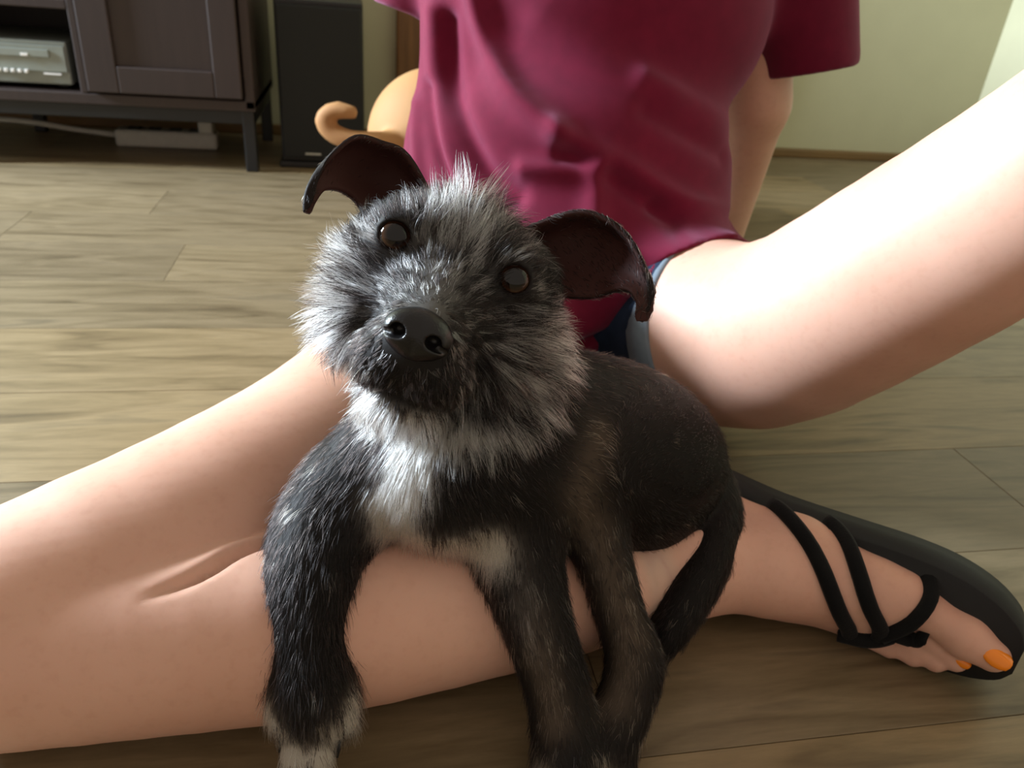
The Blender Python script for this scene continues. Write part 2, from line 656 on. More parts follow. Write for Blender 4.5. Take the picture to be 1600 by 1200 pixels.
dpart('body', [((-.815, FY + .022, .147), (-.531, FY + .26, .222))], M_SILVER, .003)
dpart('front_panel', [((-.815, FY + .016, .170), (-.534, FY + .024, .215))], M_SILVER, .001)
dpart('disc_drawer', [((-.74, FY + .012, .195), (-.56, FY + .02, .208))], M_SILVER, .001)
for i in range(5):
    dpart('button', [((-.606 - .0115 * i, FY + .010, .1665), (-.6 - .0115 * i, FY + .018, .1725))], M_WHITE, .001)
dpart('logo_plate', [((-.607, FY + .0105, .196), (-.595, FY + .0135, .201))], M_WHITE, .0005)
dpart('badge', [((-.575, FY + .0145, .165), (-.545, FY + .0165, .168))], M_WHITE, .0002)
for x in (-.80, -.56):
    for y in (FY + .04, FY + .23):
        dpart('foot', [((x, y, .1405), (x + .015, y + .015, .148))], M_RAIL, .001)

# power strip and cable under the cabinet
strip = boxes('power_strip', [((-.52, 1.835, 0), (-.31, 1.88, .036))], M_GREYP, bev=.006)
setp(strip, 'pale power strip lying on the floor under the cabinet', 'power strip')
for i in range(4):
    boxes('socket', [((-.495 + .042 * i, 1.843, .035), (-.47 + .042 * i, 1.872, .0385))], M_RAIL, strip, bev=.001)
boxes('switch', [((-.337, 1.848, .035), (-.32, 1.868, .041))], M_GREYP, strip, bev=.0015)
pl = boxes('plug_adapter', [((-.345, 1.825, .0365), (-.315, 1.87, .062))], M_GREYP, bev=.004)
setp(pl, 'small pale plug adapter on the end of the power strip', 'plug')
cb = tube('power_cable', spline([(-.52, 1.858, .02), (-.6, 1.85, .03), (-.68, 1.83, .045), (-.78, 1.84, .045), (-.95, 1.87, .03), (-1.1, 1.86, .008)], 6), .006, M_GREYP, seg=8)
setp(cb, 'pale power cable running under the cabinet from the strip', 'cable')
# tower speaker
spk = empty('tower_speaker', (-.076, 1.80, 0))
setp(spk, 'black tower speaker standing beside the brown cabinet', 'speaker')


def spart(name, lst, mat, bev=.002):
    o = boxes(name, lst, mat, None, bev)
    o.parent = spk
    o.location = -spk.location
    return o


spart('body', [((-.160, 1.705, .012), (.010, 1.92, .322))], M_SPKBODY, .004)
spart('grille', [((-.156, 1.692, .022), (.006, 1.707, .312))], M_SPK, .004)
spart('plinth', [((-.166, 1.70, 0), (.016, 1.925, .013))], M_SPKBODY, .003)
spart('badge', [((-.112, 1.690, .030), (-.080, 1.693, .034))], M_GREYP, .0005)

# ------------------------------------------------------------------ sitter
# all coordinates below are in the sitter's own frame (metres, floor at z = 0)
BASE = Vector((.06, .80, 0))
T = lambda V: np.asarray(V) - np.array(BASE)

B = Field((-.36, -.02, -.01), (.60, 1.24, .86), .0031)
# folded leg (knee out to one side, shin across the front)
THIGH = ([(-.03, .74, .098), (-.075, .58, .088), (-.126, .460, .080), (-.182, .380, .075), (-.262, .299, .066)], [.088, .079, .068, .0615, .056])
CALF = ([(-.272, .288, .061), (-.19, .304, .058), (-.10, .330, .056), (0, .366, .051), (.07, .394, .044), (.128, .425, .042)], [.056, .052, .053, .047, .039, .034])
B.chain(*THIGH, k=.02, smooth=3)
B.cone((-.262, .296, .065), (-.272, .288, .061), .056, .056, k=.02)
B.chain(*CALF, k=.0008, smooth=3)
# its foot, lying on the outer edge
B.cone((.128, .425, .042), (.14, .43, .042), .034, .030, k=.01)
FT = Field((.06, .34, -.006), (.37, .53, .10), .0017)
FT.chain([(.085, .402, .0432), (.128, .425, .042), (.142, .462, .040), (.152, .482, .038)], [.0378, .0345, .034, .029], k=.012)
FT.chain([(.128, .425, .042), (.20, .428, .040), (.262, .408, .038)], [.034, .030, .020], k=.015)
FT.chain([(.15, .478, .045), (.215, .440, .048), (.275, .405, .050)], [.027, .024, .018], k=.015)
FT.chain([(.15, .475, .028), (.21, .437, .023), (.258, .410, .019)], [.025, .021, .0155], k=.015)
FT.chain([(.262, .412, .049), (.289, .397, .045), (.313, .382, .038), (.327, .373, .033)], [.018, .0135, .0145, .0115], k=.006)
for (a_, b_, c_, r_) in (((.260, .410, .034), (.292, .393, .025), (.313, .382, .017), .0088), ((.258, .410, .025), (.287, .393, .016), (.303, .385, .011), .0082),
                         ((.256, .409, .018), (.279, .396, .011), (.291, .390, .0085), .0078), ((.252, .408, .012), (.268, .400, .009), (.277, .396, .0075), .0072)):
    FT.chain([a_, b_, c_], [r_ * 1.25, r_ * .92, r_], k=.0018)
# raised leg
B.chain([(.155, .75, .094), (.222, .645, .126), (.283, .556, .230), (.325, .487, .322), (.355, .443, .385)], [.090, .078, .068, .0575, .055], k=.02, smooth=3)
B.chain([(.355, .440, .388), (.43, .35, .29), (.48, .27, .19), (.52, .19, .06)], [.055, .054, .045, .034], k=.015, smooth=2)
B.chain([(.52, .19, .05), (.53, .215, .032), (.52, .13, .03), (.515, .05, .018)], [.034, .03, .028, .02], k=.012)
for i in range(5):
    B.chain([(.49 + .013 * i, .06, .016), (.488 + .013 * i, .02 + .006 * i, .011)], [.010, .008 if i else .011], k=.004)
# trunk, leaning back on the arms
B.ell((.06, .81, .105), (.165, .12, .105), k=.03)
B.ell((.055, .86, .22), (.135, .09, .12), k=.05)
B.ell((.065, .93, .37), (.15, .10, .15), k=.05)
B.cone((-.06, .985, .50), (.19, .985, .50), .06, .06, k=.05)
B.cone((.065, .99, .54), (.065, .985, .62), .05, .045, k=.02)
B.ell((.065, .975, .725), (.07, .09, .105), k=.02)
B.ell((.065, .925, .665), (.045, .045, .045), k=.02)
B.cone((.065, .888, .725), (.065, .873, .70), .009, .013, k=.01)
for s_ in (-1, 1):
    B.ell((.065 + s_ * .072, .985, .72), (.01, .02, .032), k=.006)
    B.ell((.065 + s_ * .032, .888, .737), (.016, .01, .011), k=.006, op='sub')
    sh, el, wr = (.065 + s_ * .165, .985, .49), (.065 + s_ * (.205 if s_ > 0 else .162), 1.005, .28), (.06 + s_ * .225, 1.10, .06)
    B.chain([sh, el, wr], [.05, .037, .027], k=.015)
    B.cone(wr, (.06 + s_ * .235, 1.13, .018), .026, .018, k=.01)
    for i in range(4):
        B.chain([(.06 + s_ * (.21 + .017 * i), 1.135, .016), (.06 + s_ * (.205 + .022 * i), 1.175, .015), (.06 + s_ * (.202 + .025 * i), 1.205 - .006 * abs(i - 1.5), .010)], [.0105, .009, .0075], k=.003)
    B.chain([(.06 + s_ * .215, 1.11, .022), (.06 + s_ * .185, 1.13, .014), (.06 + s_ * .168, 1.15, .010)], [.012, .010, .008], k=.004)
V, F = B.mesh(1)
N = normals(V, F)

crease = spline([(-.1785, .2861, .1055), (-.1681, .2926, .1067), (-.1577, .3, .1081), (-.1482, .3104, .1091), (-.139, .3233, .1089), (-.12, .338, .1085), (-.10, .351, .107)], 4)
d_ = seg_dist(V, crease)
fade = np.clip((V[:, 0] + .182) / .03, 0, 1)
above = np.clip((V[:, 1] - np.interp(V[:, 0], crease[:, 0], crease[:, 1])) / .003, 0, 1)                     # flesh of the thigh swells over the crease
V = V + N * (fade * (-.0065 * np.exp(-(d_ / .0030) ** 2) + .0030 * above * np.exp(-((d_ - .007) / .006) ** 2)))[:, None]
FV, FF = FT.mesh(2)
F = np.vstack([F, FF + len(V)])
V = np.vstack([V, FV])
V[:, 2] = np.maximum(V[:, 2], .001)
person = link('person', make_mesh('person', T(V), F), M_SKIN)
person.location = LW @ BASE
person.rotation_euler = (0, 0, -YAW)
setp(person, 'person in maroon t-shirt and denim shorts sitting on the floor with one leg folded', 'person')
BODY_BVH = BVHTree.FromPolygons([tuple(v) for v in V], [tuple(f) for f in F])

# t-shirt
S = Field((-.22, .62, .03), (.42, 1.14, .62), .0034)
S.cone((.245, .985, .50), (.312, .985, .335), .070, .056, k=.03)
S.cut((.312, .985, .322), (.25, -.10, -1))
S2 = Field((-.22, .62, .03), (.42, 1.14, .62), .0034)
S2.cone((-.09, .985, .50), (-.150, .985, .375), .064, .050, k=.03)
S2.cut((-.150, .985, .346), (-.25, -.10, -1))
S.G = np.minimum(S.G, S2.G)
S.ell((.06, .80, .13), (.172, .125, .09), k=.03)
S.ell((.045, .855, .215), (.172, .118, .13), k=.05)
S.ell((.060, .92, .37), (.180, .122, .15), k=.04)
S.cone((-.06, .985, .50), (.20, .985, .50), .072, .072, k=.05)
S.cone((-.080, .905, .42), (-.098, .865, .20), .034, .034, k=.05)
S.cone((.145, .785, .09), (.178, .715, .098), .106, .101, k=.03)
S.cone((-.02, .78, .085), (-.05, .66, .09), .106, .100, k=.03)
S.ell((.06, .735, .08), (.07, .06, .07), k=.03)
S.cut((.06, .668, .085), (.45, -.8, -.24))
S.cut((.06, .70, .05), (0, 0, -1))
V, F = S.mesh(2)
FOLDS = [  # (polyline in the front view (x, z), width, height)
    ([(-.075, .40), (-.055, .345), (-.028, .30), (.024, .268)], .013, .015),
    ([(-.094, .351), (-.082, .29), (-.045, .233), (-.011, .214)], .010, -.010),
    ([(-.112, .36), (-.104, .29), (-.075, .225), (-.04, .19)], .010, .007),
    ([(.022, .27), (.081, .25), (.144, .218), (.199, .20)], .011, .008),
    ([(.03, .252), (.085, .232), (.14, .203)], .009, -.007),
    ([(.063, .242), (-.006, .236)], .010, .008),
    ([(.062, .242), (.064, .18)], .012, .008),
    ([(.105, .294), (.15, .275), (.194, .254)], .010, -.006),
    ([(.10, .32), (.16, .295), (.205, .275)], .012, .006),
    ([(.06, .166), (.105, .171), (.189, .185), (.229, .168)], .005, -.009),
    ([(.06, .150), (.105, .155), (.185, .160), (.235, .150)], .007, .006),
    ([(-.11, .288), (-.09, .229), (-.069, .199)], .007, -.008),
    ([(-.125, .27), (-.115, .21), (-.10, .17)], .007, .006),
    ([(.061, .092), (.127, .113), (.183, .147)], .006, -.006),
    ([(.12, .215), (.18, .196), (.22, .19)], .006, -.006),
    ([(0, .36), (.06, .33), (.12, .30)], .02, .005),
]
N = normals(V, F)
front = np.clip(-N[:, 1] + .45, 0, 1)
disp = np.zeros(len(V))
for pl_, w_, h_ in FOLDS:
    d_ = seg_dist(V[:, [0, 2]], spline([list(p) for p in pl_], 5) if len(pl_) > 2 else pl_)
    disp += h_ * np.exp(-(d_ / w_) ** 2)
V = V + N * (disp * front)[:, None]
shirt = link('t_shirt', make_mesh('t_shirt', T(V), F), M_SHIRT, person)

# shorts
Q = Field((-.20, .50, -.004), (.34, .98, .24), .0036)
Q.ell((.06, .81, .108), (.176, .13, .112), k=.02)
Q.chain([(-.03, .74, .098), (-.065, .62, .102)], [.100, .098], k=.02)
Q.chain([(.15, .755, .094), (.222, .645, .126)], [.096, .084], k=.02)
n1 = np.array((.062, -.095, .055))
Q.cut((.194, .688, .112), n1)
Q.cut((-.066, .615, .1), (-.3, -1, 0))
V, F = Q.mesh(2)
V[:, 2] = np.maximum(V[:, 2], .0015)
shorts = link('shorts', make_mesh('shorts', T(V), F), M_SHORTS, person)
# turned hem of the leg over the raised thigh
n1 /= np.linalg.norm(n1)
u1 = np.cross(n1, (0, 0, 1))
u1 /= np.linalg.norm(u1)
w1 = np.cross(n1, u1)
HV, HF = [], []
ns = 48
prof = [(-.027, .002), (-.027, .0055), (-.013, .0065), (0, .0055), (.0015, .002), (0, -.003)]
for i in range(ns):
    a = 2 * math.pi * i / ns
    for (al, ra) in prof:
        HV.append(np.array((.195, .687, .112)) + n1 * al + (u1 * math.cos(a) + w1 * math.sin(a)) * (.0872 + ra))
for i in range(ns):
    for j in range(len(prof)):
        j2 = (j + 1) % len(prof)
        i2 = (i + 1) % ns
        HF.append((i * len(prof) + j, i * len(prof) + j2, i2 * len(prof) + j2, i2 * len(prof) + j))
HV = np.array(HV)
HV[:, 2] = np.maximum(HV[:, 2], .0015)
setp(link('hem', make_mesh('hem', T(HV), np.array(HF)), M_HEM, shorts), 'pale blue turned hem')

# hair of the sitter (above the picture)
Hh = Field((-.06, .85, .5), (.19, 1.12, .86), .006)
Hh.ell((.065, .99, .745), (.082, .095, .105), k=.01)
Hh.cone((.065, 1.06, .72), (.065, 1.07, .56), .06, .03, k=.03)
Hh.ell((.065, .88, .70), (.06, .06, .075), k=.01, op='sub')
V, F = Hh.mesh(2)
link('hair', make_mesh('hair', T(V), F), plain('brown_hair', srgb(70, 48, 32), .5, .3, 200, .3, mapscale=(1, 1, .1)), person)

# sandal: foam sole standing on its outer edge behind the foot, braided straps over the instep
ax = np.array((.848, -.53, 0.0))
mz = np.array((.0, .10, .995))
mz -= ax * (mz @ ax)
mz /= np.linalg.norm(mz)
sn = np.cross(ax, mz)                                     # away from the foot (towards the body)
if sn[1] < 0:
    sn = -sn
heel = np.array((.138, .515, .0))
prof = [(-.006, .034, .054), (.004, .018, .068), (.03, .008, .072), (.08, .006, .070), (.13, .005, .073), (.17, .003, .076), (.20, .003, .075), (.225, .006, .068), (.243, .014, .056), (.250, .024, .044)]
pr_s = spline([list(p) for p in prof], 4)
SV, SF = [], []
for (u, lo_, hi_) in pr_s:
    lift = .003 * math.sin(max(0, (u - .16)) / .09 * math.pi / 2)
    for (zz, tt) in ((lo_, -.014), (hi_, -.014), (hi_ + .0015, .002), (hi_, .017), (lo_, .017), (max(lo_ - .0015, .001), .002)):
        SV.append(heel + ax * u + mz * zz + sn * (tt - .010))
n6 = len(pr_s)
for i in range(n6 - 1):
    for j in range(6):
        j2 = (j + 1) % 6
        SF.append((i * 6 + j, i * 6 + j2, (i + 1) * 6 + j2, (i + 1) * 6 + j))
for b_ in (0, (n6 - 1) * 6):
    SF += [(b_, b_ + 1, b_ + 2, b_ + 5), (b_ + 5, b_ + 2, b_ + 3, b_ + 4)]
SV = np.array(SV)
SV[:, 2] = np.maximum(SV[:, 2], .001)
bm = bmesh.new()
bm.from_mesh(make_mesh('tmp', T(SV), np.array(SF)))
bmesh.ops.recalc_face_normals(bm, faces=bm.faces)
me = bpy.data.meshes.new('sandal')
bm.to_mesh(me)
bm.free()
sandal = link('sandal', me, M_BLACK, person)
setp(sandal, 'black flat sandal with braided straps')


def on_skin(pts, off):
    out = []
    for p in pts:
        co, nn, _, _ = BODY_BVH.find_nearest(Vector(p))
        out.append(co + nn * off - BASE)
    return out


STRAPS = [
    [(.196, .462, .075), (.205, .43, .072), (.222, .40, .055), (.237, .385, .03), (.245, .385, .01)],
    [(.232, .447, .075), (.238, .42, .066), (.248, .395, .05), (.258, .385, .035), (.262, .383, .018)],
    [(.288, .41, .072), (.285, .392, .062), (.275, .385, .045), (.262, .383, .025)],
    [(.235, .385, .012), (.25, .382, .016), (.265, .380, .021), (.278, .378, .027), (.288, .380, .033)],
]
for s_ in STRAPS:
    pts = on_skin(spline([list(p) for p in s_], 5), .0028)
    tube('strap', pts, .0054, M_STRAP, sandal, seg=8, flat=.62)


def nail(c, d, n_, w, l):
    """a thin curved toenail at c, along d, facing n_"""
    d, n_ = Vector(d).normalized(), Vector(n_).normalized()
    n_ = (n_ - d * n_.dot(d)).normalized()
    s2 = d.cross(n_)
    bm = bmesh.new()
    bmesh.ops.create_uvsphere(bm, u_segments=16, v_segments=10, radius=1)
    for v in bm.verts:
        x, y, z = v.co
        x = max(min(x * 1.25, 1), -1)
        v.co = Vector(c) + d * (x * l) + s2 * (y * w) + n_ * (z * .0022 - (y * y) * w * .35) - BASE
    me = bpy.data.meshes.new('toenail')
    bm.to_mesh(me)
    bm.free()
    me.shade_smooth()
    return setp(link('toenail', me, M_NAIL, person), 'orange polished toenail')


nail((.3245, .3645, .0395), (.8, -.44, -.28), (.2, -.70, .65), .0072, .0088)
nail((.3135, .3755, .0215), (.8, -.4, -.3), (.2, -.75, .6), .004, .0052)

# ------------------------------------------------------------------ puppy
HE = np.array((-.0336, .3582, .2746))                       # point between the eyes
HM = np.array([[.9632, -.0736, -.2585], [.2683, .2064, .9409], [-.0159, -.9757, .2186]])   # rows: head right, up, forward
hp = lambda x, y, z: HE + (np.array((x, y, z)) * .01) @ HM
D = Field((-.17, .20, -.002), (.20, .56, .35), .0017)
PB = Vector((.03, .40, 0))
TD = lambda V: np.asarray(V) - np.array(PB)
K = .012
chains = []                                                # (name, pts, radii) run along hair growth


def dchain(name, pts, rad, k=K, smooth=3):
    q = spline([list(p) + [r] for p, r in zip(pts, rad)], smooth)
    D.chain(q[:, :3], q[:, 3], k=k)
    chains.append((name, q[:, :3], q[:, 3]))


def h_ell(c, r, k=.008, op='add'):
    D.ell(hp(*c), np.array(r) * .01, HM, k=k, op=op)


# trunk
dchain('trunk', [hp(0, -2, -6), (-.018, .398, .195), (-.02, .392, .150), (.02, .412, .135), (.065, .445, .115), (.105, .475, .088)], [.040, .042, .055, .057, .058, .055], k=.02)
D.ell((-.035, .368, .150), (.052, .045, .05), k=.02)         # chest
D.ell((.085, .447, .098), (.050, .055, .060), k=.02)         # rump
# fore leg hanging over the shin
dchain('foreleg', [(-.070, .372, .140), (-.096, .350, .115), (-.100, .318, .101), (-.098, .300, .080), (-.094, .287, .061), (-.090, .278, .048)], [.034, .027, .021, .0175, .018, .020], k=.012)
for i, (dx, dy) in enumerate(((-.016, .004), (-.006, -.006), (.006, -.006), (.016, .004))):
    D.chain([(-.090 + dx * .75, .280 + dy * .5, .048), (-.089 + dx * .95, .266 + dy * 1.6, .040 + dy * 1.1)], [.0098, .0082], k=.004)
# other fore leg, coming down in front of the shin
dchain('foreleg', [(.005, .375, .135), (.010, .352, .105), (.026, .325, .074), (.040, .308, .046), (.048, .292, .024), (.051, .275, .017)], [.033, .024, .0165, .0140, .0145, .0165], k=.012)
for i, (dx, dy) in enumerate(((-.016, .004), (-.006, -.006), (.006, -.006), (.016, .004))):
    D.chain([(.051 + dx * .8, .275 + dy * .5, .014), (.052 + dx * 1.05, .258 + dy, .0095)], [.0095, .0085], k=.004)
# hind leg, knee up, shank over the shin, hock down in front of it
dchain('thigh', [(.10, .455, .108), (.080, .430, .134), (.056, .402, .150)], [.046, .036, .027], k=.006)
dchain('hindleg', [(.052, .400, .152), (.048, .384, .130), (.062, .366, .098), (.078, .342, .064), (.088, .328, .042), (.080, .308, .026), (.070, .290, .015)], [.024, .020, .0150, .0120, .0135, .0125, .0140], k=.010)
for i, (dx, dy) in enumerate(((-.014, .004), (-.005, -.005), (.005, -.005), (.014, .004))):
    D.chain([(.070 + dx * .8, .290 + dy * .5, .013), (.066 + dx * 1.05, .272 + dy, .009)], [.0085, .0078], k=.004)
# tail
dchain('tail', [(.125, .492, .088), (.146, .478, .083), (.153, .445, .070), (.140, .405, .060), (.122, .376, .048), (.107, .355, .030)], [.020, .0165, .0165, .015, .013, .009], k=.008)
# head
h_ell((0, -1.0, -4.6), (5.0, 3.6, 4.6), k=.01)
h_ell((0, -2.5, -1.2), (3.4, 2.8, 3.0), k=.012)
for sx in (-1, 1):
    h_ell((sx * 3.0, -4.2, -2.4), (2.5, 3.0, 2.9), k=.012)
    h_ell((sx * 3.9, -1.0, -3.1), (1.7, 2.2, 2.4), k=.012)                     # temple
    h_ell((sx * 2.6, .7, -1.5), (1.6, 1.0, 1.4), k=.008)                       # brow
D.cone(hp(0, -2.6, -1), hp(0, -3.6, 2.9), .022, .0195, k=.012)
for sx in (-1, 1):
    h_ell((sx * 1.2, -5.0, 2.3), (1.65, 1.75, 2.05), k=.007)                     # upper lip
h_ell((0, -7.1, .8), (2.0, 1.3, 2.4), k=.006)                                   # lower jaw
h_ell((0, -7.0, -3.0), (2.9, 2.4, 3.2), k=.012)                                  # throat
mouth = spline([hp(-2.9, -6.2, -.2), hp(-2.0, -6.55, 2.0), hp(-.9, -6.75, 3.3), hp(0, -6.2, 3.9), hp(.9, -6.75, 3.3), hp(2.0, -6.55, 2.0), hp(2.9, -6.2, -.2)], 3)
for a_, b_ in zip(mouth[:-1], mouth[1:]):
    D.cone(a_, b_, .0016, .0016, k=.003, op='sub')
EYES = [hp(-3.12, -.05, -.75), hp(3.12, .0, -.75)]
GAZE = []
for e in EYES:
    g = np.array((.02, 0, .46)) - e
    g = g / np.linalg.norm(g)
    GAZE.append(g)
    fw = .6 * g + .4 * HM[2]
    fw /= np.linalg.norm(fw)
    D.ell(e, (.0110, .0110, .0110), k=.006)
    D.ell(e + fw * .0085, (.0080, .0074, .0076), HM, k=.002, op='sub')
V, F = D.mesh(1)
V[:, 2] = np.maximum(V[:, 2], .001)


# ears: leathery flaps, thin, folded over at the tip
def ear_grid(rows, nu=5, nv=5, th=.0012):
    R_ = np.array([[hp(*p) for p in r] for r in rows])
    R2 = np.array([spline(r, nv) for r in R_])
    R3 = np.array([spline(R2[:, j], nu) for j in range(R2.shape[1])]).transpose(1, 0, 2)
    nu_, nv_ = R3.shape[:2]
    du = np.gradient(R3, axis=0)
    dv = np.gradient(R3, axis=1)
    nn = np.cross(du, dv)
    nn /= np.maximum(np.linalg.norm(nn, axis=2), 1e-9)[..., None]
    A = (R3 + nn * th).reshape(-1, 3)
    Bk = (R3 - nn * th).reshape(-1, 3)
    f = []
    off = len(A)
    ix = lambda i, j: i * nv_ + j
    for i in range(nu_ - 1):
        for j in range(nv_ - 1):
            q = (ix(i, j), ix(i + 1, j), ix(i + 1, j + 1), ix(i, j + 1))
            f.append(q)
            f.append(tuple(off + k for k in reversed(q)))
    bd = [(ix(i, 0), ix(i + 1, 0)) for i in range(nu_ - 1)] + [(ix(nu_ - 1, j), ix(nu_ - 1, j + 1)) for j in range(nv_ - 1)] + \
         [(ix(i + 1, nv_ - 1), ix(i, nv_ - 1)) for i in range(nu_ - 1)][::-1] + [(ix(0, j + 1), ix(0, j)) for j in range(nv_ - 1)][::-1]
    for a_, b_ in bd:
        f.append((b_, a_, off + a_, off + b_))
    return np.vstack([A, Bk]), np.array(f), off


EAR_L = [  # rows from base to tip, each from the upper (inner) edge to the lower (outer) edge
    [(-1.9, 1.4, -5.2), (-3.0, 1.4, -6.2), (-3.8, .4, -6.0), (-3.9, -.8, -4.6)],
    [(-4.4, 3.6, -5.0), (-5.0, 2.8, -6.4), (-5.6, 1.4, -6.3), (-5.7, .0, -4.6)],
    [(-5.9, 3.8, -4.8), (-6.4, 3.0, -5.8), (-6.8, 1.7, -5.7), (-6.5, .5, -4.5)],
    [(-7.2, 3.6, -4.2), (-7.7, 2.8, -4.7), (-7.7, 1.6, -4.4), (-7.2, .7, -3.8)],
    [(-7.9, 2.2, -3.3), (-8.2, 1.7, -3.3), (-8.1, 1.0, -3.1), (-7.7, .5, -3.1)],
    [(-8.0, .9, -2.6), (-8.3, .6, -2.4), (-8.2, .1, -2.3), (-7.8, -.1, -2.5)],
    [(-7.9, .1, -2.3), (-8.15, -.2, -2.1), (-8.1, -.5, -2.1), (-7.75, -.5, -2.2)],
    [(-7.9, -.4, -2.1), (-8.0, -.6, -2.0), (-8.0, -.7, -2.0), (-7.8, -.7, -2.05)],
]
EAR_R = [
    [(1.9, 1.4, -5.2), (3.0, 1.4, -6.4), (3.8, .4, -6.2), (3.9, -1.0, -4.8)],
    [(4.6, 3.8, -5.0), (5.6, 3.2, -6.6), (6.3, 1.4, -6.4), (6.3, -.4, -4.8)],
    [(6.3, 4.3, -4.8), (7.2, 3.5, -6.0), (7.7, 1.8, -5.8), (7.6, .1, -4.6)],
    [(7.9, 3.9, -4.4), (8.6, 3.2, -4.9), (8.9, 2.0, -4.7), (8.4, .9, -4.0)],
    [(9.0, 3.0, -3.7), (9.5, 2.5, -3.7), (9.5, 1.8, -3.6), (9.1, 1.2, -3.4)],
    [(9.7, 2.1, -3.1), (10.15, 1.8, -2.8), (10.1, 1.2, -2.7), (9.6, .8, -2.8)],
    [(10.1, 1.2, -2.6), (10.4, .9, -2.4), (10.3, .5, -2.3), (9.75, .2, -2.4)],
    [(10.2, .5, -2.35), (10.3, .3, -2.25), (10.2, .15, -2.2), (9.95, .05, -2.3)],
]
n_body = len(V)
allV, allF, ear_mask = [V], [F], []
inner_idx = []
nv0 = n_body
for rows, flip in ((EAR_L, False), (EAR_R, True)):
    ev, ef, off = ear_grid(rows)
    if flip:
        ef = ef[:, ::-1]
    allV.append(ev)
    allF.append(ef + nv0)
    side = ev[:off].mean(0) - ev[off:].mean(0)
    a_is_in = (side @ HM[2]) > 0
    inner_idx.append(np.arange(nv0, nv0 + off) if a_is_in else np.arange(nv0 + off, nv0 + 2 * off))
    nv0 += len(ev)
V = np.vstack(allV)
F = np.vstack(allF)
NV = normals(V, F)
is_ear = np.zeros(len(V), bool)
is_ear[n_body:] = True
is_in = np.zeros(len(V), bool)
is_in[np.concatenate(inner_idx)] = True

lin = lambda *c: np.array(srgb(*c)[:3])
C_BLACK, C_BROWN, C_GREY, C_SILVER, C_WHITE, C_BRIND, C_PINK = lin(12, 10, 10), lin(30, 23, 21), lin(112, 106, 102), lin(186, 182, 178), lin(226, 216, 200), lin(134, 116, 98), lin(62, 36, 32)


def gs(d, w):
    return np.exp(-(d / w) ** 2)


def hcoord(P):
    return ((P - HE) @ HM.T) * 100


def head_w(h):
    e = np.linalg.norm((h - np.array((0, -3.7, -1.2))) / np.array((7.2, 6.4, 6.6)), axis=1)
    return np.clip((1.06 - e) / .14, 0, 1)


